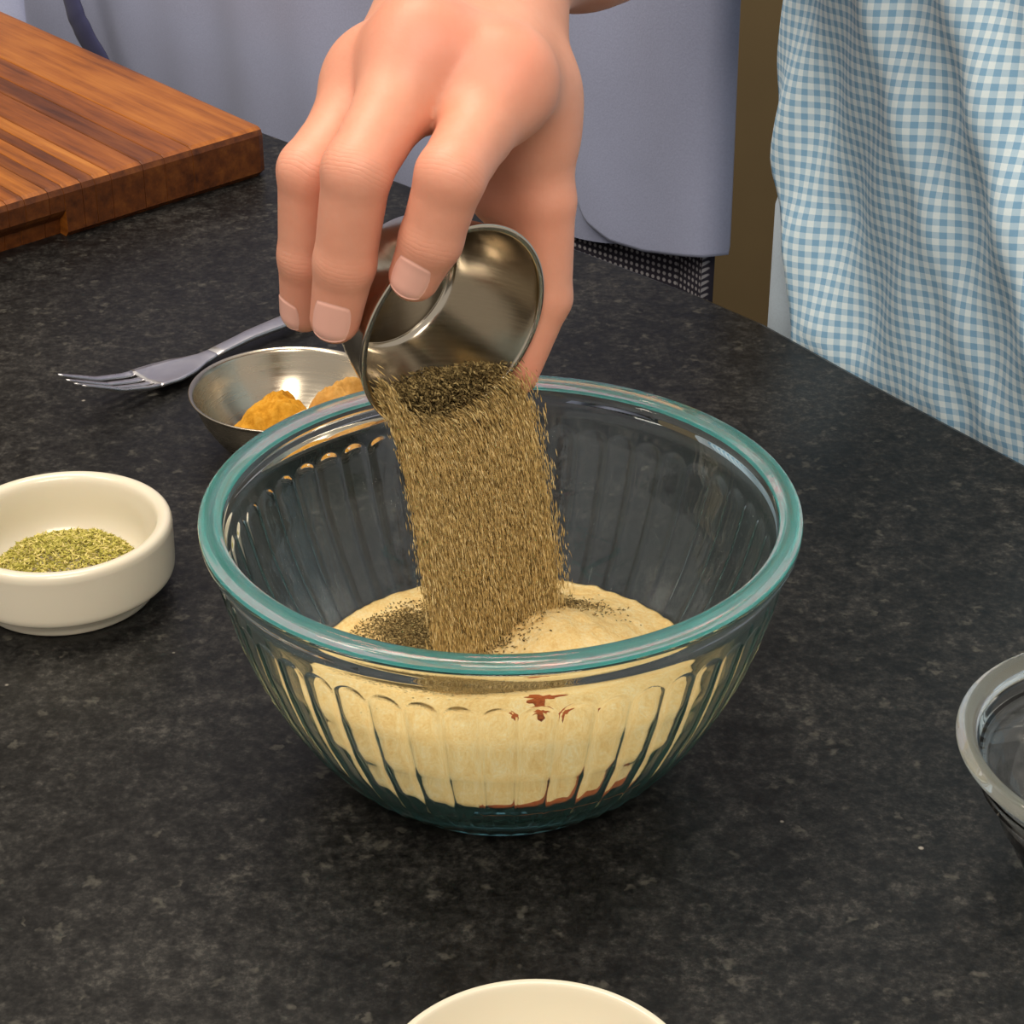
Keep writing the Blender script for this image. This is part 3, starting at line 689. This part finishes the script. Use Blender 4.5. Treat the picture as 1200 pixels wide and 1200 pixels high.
# ------------------------------------------------------------------ gingham apron and what is under it
pl = catmull([(.215, .522), (.151, .434), (.1295, .373), (.1365, .339), (.1705, .2915), (.2220, .2160), (.269, .159), (.33, .105), (.42, .09), (.52, .13)], 14)
seg = np.r_[0, np.cumsum(np.linalg.norm(np.diff(pl, axis=0), axis=1))]
tan = np.gradient(pl, axis=0); tan /= np.linalg.norm(tan, axis=1)[:, None]; nor = np.stack([tan[:, 1], -tan[:, 0]], -1)   # towards the counter
if nor[40] @ np.array([-1, -1]) < 0: nor = -nor
def apron_disp(s_, z):
    d = .010 * np.exp(-((s_ - .155 - .30 * (.17 - z)) / .016) ** 2) * np.clip((z + .02) / .05, 0, 1) * 0
    c1 = .190 + .34 * (.16 - z)                        # a long soft valley from upper left to lower right
    d = d - .015 * np.exp(-((s_ - c1) / .026) ** 2) * np.clip((z - .0) / .06, 0, 1)
    c2 = .300 + .55 * (.16 - z)
    d = d + .006 * np.exp(-((s_ - c2) / .013) ** 2) + .004 * np.exp(-((s_ - c2 + .05) / .012) ** 2) - .004 * np.exp(-((s_ - c2 - .03) / .014) ** 2)
    d = d + .0025 * np.sin(s_ * 90 + z * 25) + .0015 * np.sin(s_ * 170 - z * 60)
    d = np.minimum(d, np.interp(z, [.0, .04], [.001, .02]))
    return d + .0095
pr_ = np.c_[pl, np.full(len(pl), .05)] - CAM; SIL = float(seg[np.argmin((pr_ @ RT) / (pr_ @ FW) + (seg > .35) * 9)])
zsA = np.linspace(-.30, .50, 130)
def loft(zs_, disp, sl=slice(None)):
    rows = []; uv = []
    for z in zs_:
        lean = .03 * np.clip(z - .02, 0, 1)                     # leans slightly over the counter going up
        sa = SIL + .002 + np.interp(z, [.0, .03, .10], [.036, .028, -.012]) if z < .095 else SIL - .01 - .3 * (z - .095)
        S_ = np.linspace(sa, seg[-1], 240); P_ = np.stack([np.interp(S_, seg, pl[:, 0]), np.interp(S_, seg, pl[:, 1])], -1); N_ = np.stack([np.interp(S_, seg, nor[:, 0]), np.interp(S_, seg, nor[:, 1])], -1)
        r = P_ + N_ * disp(S_, z)[:, None] + np.array([-.0, .0]) * lean
        rows.append(np.c_[r, np.full(len(r), z)]); uv.append(np.c_[S_ + .02 * math.sin(z * 9), np.full(len(r), z) - .12 * S_])
    return np.concatenate(rows), grid_faces(len(zs_), 240, False), np.concatenate(uv)
i0 = 22
v, f, uv = loft(zsA, lambda s_, z: apron_disp(s_, z), slice(i0, None))
ap = obj('apron', v, f, GINGHAM, pa, uv=uv); so = ap.modifiers.new('thickness', 'SOLIDIFY'); so.thickness = .0015; so.offset = -1
# pale blue clothing behind the apron: closed torso
back = catmull([(.52, .13), (.60, .26), (.56, .46), (.44, .58), (.30, .60), (.215, .520)], 14)[1:-1]
loop = np.concatenate([pl, back]); ln_ = len(loop)
rows = []
for z in np.linspace(-.92, .58, 60):
    q = loop.copy(); cen = np.array([.36, .34])
    sh = 1.0 if z < .45 else 1 - .55 * ((z - .45) / .13) ** 2
    nn_ = np.zeros_like(q); nn_[:len(pl)] = nor * (-.004 - (.012 * np.exp(-((seg - .28) / .1) ** 2))[:, None] + (.0115 * np.exp(-((seg - SIL) / .024) ** 2) * np.clip((.09 - z) / .04, 0, 1))[:, None])
    q = cen + (q + nn_ - cen) * sh; rows.append(np.c_[q, np.full(ln_, z)])
v = np.concatenate(rows); f = [tuple(q) for q in grid_faces(60, ln_)] + [tuple(range(ln_))[::-1], tuple(range(59 * ln_, 60 * ln_))]
sh_ = obj('shirt', v, f, PALE_BLUE, pa); sh_['label'] = 'plain pale blue clothing showing at the edge of the apron'
# sleeve over the upper arm
a_ = SHO - ELB; a_ /= np.linalg.norm(a_); x_ = np.cross(a_, [0, 1, 0]); x_ /= np.linalg.norm(x_); y_ = np.cross(a_, x_)
rows = []
for s_ in np.linspace(.10, 1.12, 20):
    c_ = ELB + (SHO - ELB) * s_; t = np.linspace(0, 2 * np.pi, 40, endpoint=False); r = .053 + .012 * s_ + .002 * np.sin(5 * t + 9 * s_)
    rows.append(c_ + (np.cos(t) * r)[:, None] * x_ + (np.sin(t) * r)[:, None] * y_)
so = obj('sleeve', np.concatenate(rows), grid_faces(20, 40), PALE_BLUE, pa); mo = so.modifiers.new('thickness', 'SOLIDIFY'); mo.thickness = .0018

# ------------------------------------------------------------------ the other person behind the counter
pb = thing('person', (-.06, .66, -.92), 'person in a long grey-blue shirt and dotted dark trousers behind the counter', 'person')
lp = catmull([(.1065, .436), (.078, .456), (.03, .498), (-.03, .556), (-.10, .628), (-.17, .705), (-.26, .800), (-.33, .875), (-.26, .95), (-.12, .93), (-.02, .83), (.02, .69), (.055, .56), (.085, .480)], 12, True)
sg = np.r_[0, np.cumsum(np.linalg.norm(np.diff(lp, axis=0), axis=1))]
tn = np.roll(lp, -1, 0) - np.roll(lp, 1, 0); tn /= np.linalg.norm(tn, axis=1)[:, None]; nb_ = np.stack([-tn[:, 1], tn[:, 0]], -1)
if (lp[20] - lp.mean(0)) @ nb_[20] < 0: nb_ = -nb_
front = np.exp(-((sg - .30) / .22) ** 2)
def fold(s_, z): return .0045 * np.sin(s_ * 42 + z * 6) + .003 * np.sin(s_ * 88 - z * 14 + 1) + .006 * np.sin(s_ * 17 + 2 + 3 * z)
hem = np.interp(lp[:, 0], [-.1, .03, .06, .085, .107], [-.05, -.020, -.012, -.006, .0005])
rows = []; ns = 50
for q in np.linspace(0, 1, ns):
    z = hem + (.58 - hem) * q; sh = np.where(z < .46, 1., 1 - .5 * ((z - .46) / .12) ** 2)
    c_ = lp.mean(0); P_ = c_ + (lp + nb_ * fold(sg, z)[:, None] * .55 - c_) * sh[:, None]; rows.append(np.c_[P_, z])
v = np.concatenate(rows); f = [tuple(q) for q in grid_faces(ns, len(lp))] + [tuple(range((ns - 1) * len(lp), ns * len(lp)))]
s1 = obj('shirt', v, f, BLUE_CLOTH, pb)
# right front panel of the shirt, lapping over the left one, with a rounded tail
ii = [k_ for k_ in range(len(lp)) if sg[k_] < .135 ]
rows = []; na = 30
S0, S1 = -.040, .105; TOT = sg[-1] + np.linalg.norm(lp[-1] - lp[0])
P_of = lambda s_: np.stack([np.interp(s_, sg, lp[:, 0], period=TOT), np.interp(s_, sg, lp[:, 1], period=TOT)], -1)
N_of = lambda s_: np.stack([np.interp(s_, sg, nb_[:, 0], period=TOT), np.interp(s_, sg, nb_[:, 1], period=TOT)], -1)
rr = np.linspace(0, 1, 40); na = 44
for q in np.linspace(0, 1, na):
    s_ = S0 + (S1 - S0) * q
    # rounded corner near the opening
    hz = np.interp(s_, [0, .04, .062, .080, .092, .099, .105], [-.002, -.010, -.010, -.004, .012, .032, .062])
    z = hz + (.42 - hz) * rr ** 1.5; P_ = P_of(np.full(40, s_)) + N_of(np.full(40, s_)) * (.0035 + fold(s_, z) * .55)[:, None]
    rows.append(np.c_[P_, z])
pn = obj('shirt_tail', np.concatenate(rows), grid_faces(na, 40, False), BLUE_CLOTH, pb); mo = pn.modifiers.new('thickness', 'SOLIDIFY'); mo.thickness = .0016; mo.offset = 0
rows = []; uv = []
for z in np.linspace(-.92, .06, 40):
    c_ = lp.mean(0); k_ = 1 - .04 * np.clip(-z, 0, 1); P_ = c_ + (lp - nb_ * .007 - c_) * k_; P_ = np.vstack([P_, P_[:1]]); rows.append(np.c_[P_, np.full(len(P_), z)]); uv.append(np.c_[np.r_[sg, TOT], np.full(len(P_), z)])
obj('trousers', np.concatenate(rows), grid_faces(40, len(lp) + 1, False), DOTTED, pb, uv=np.concatenate(uv))
# arm sleeve at the far left and the navy strap hanging between
def tube(name, pts, rad, m_, par, nseg=28, squash=1.):
    pts = catmull(pts, 8); t = np.linspace(0, 2 * np.pi, nseg, endpoint=False); rows = []
    for i, p in enumerate(pts):
        d_ = pts[min(i + 1, len(pts) - 1)] - pts[max(i - 1, 0)]; d_ /= np.linalg.norm(d_); x_ = np.cross(d_, [.7, .7, 0]); x_ /= np.linalg.norm(x_); y_ = np.cross(d_, x_)
        r = rad(i / (len(pts) - 1)) * (1 + .04 * math.sin(i * 1.3)); rows.append(p + (np.cos(t) * r)[:, None] * x_ + (np.sin(t) * r * squash)[:, None] * y_)
    n_ = len(rows); return obj(name, np.concatenate(rows), [tuple(q) for q in grid_faces(n_, nseg)] + [tuple(range(nseg))[::-1], tuple(range((n_ - 1) * nseg, n_ * nseg))], m_, par)
tube('sleeve', [at(20, -420, 1.52), at(20, -120, 1.50), at(20, 60, 1.49), at(24, 190, 1.48)], lambda q: .052 - .006 * q, BLUE_CLOTH, pb)
o = tube('strap', [at(66, -90, 1.335), at(84, 0, 1.335), at(98, 37, 1.335), at(125, 85, 1.335)], lambda q: .0095, NAVY, pb, 14, .3); o['label'] = 'dark navy strap hanging down'
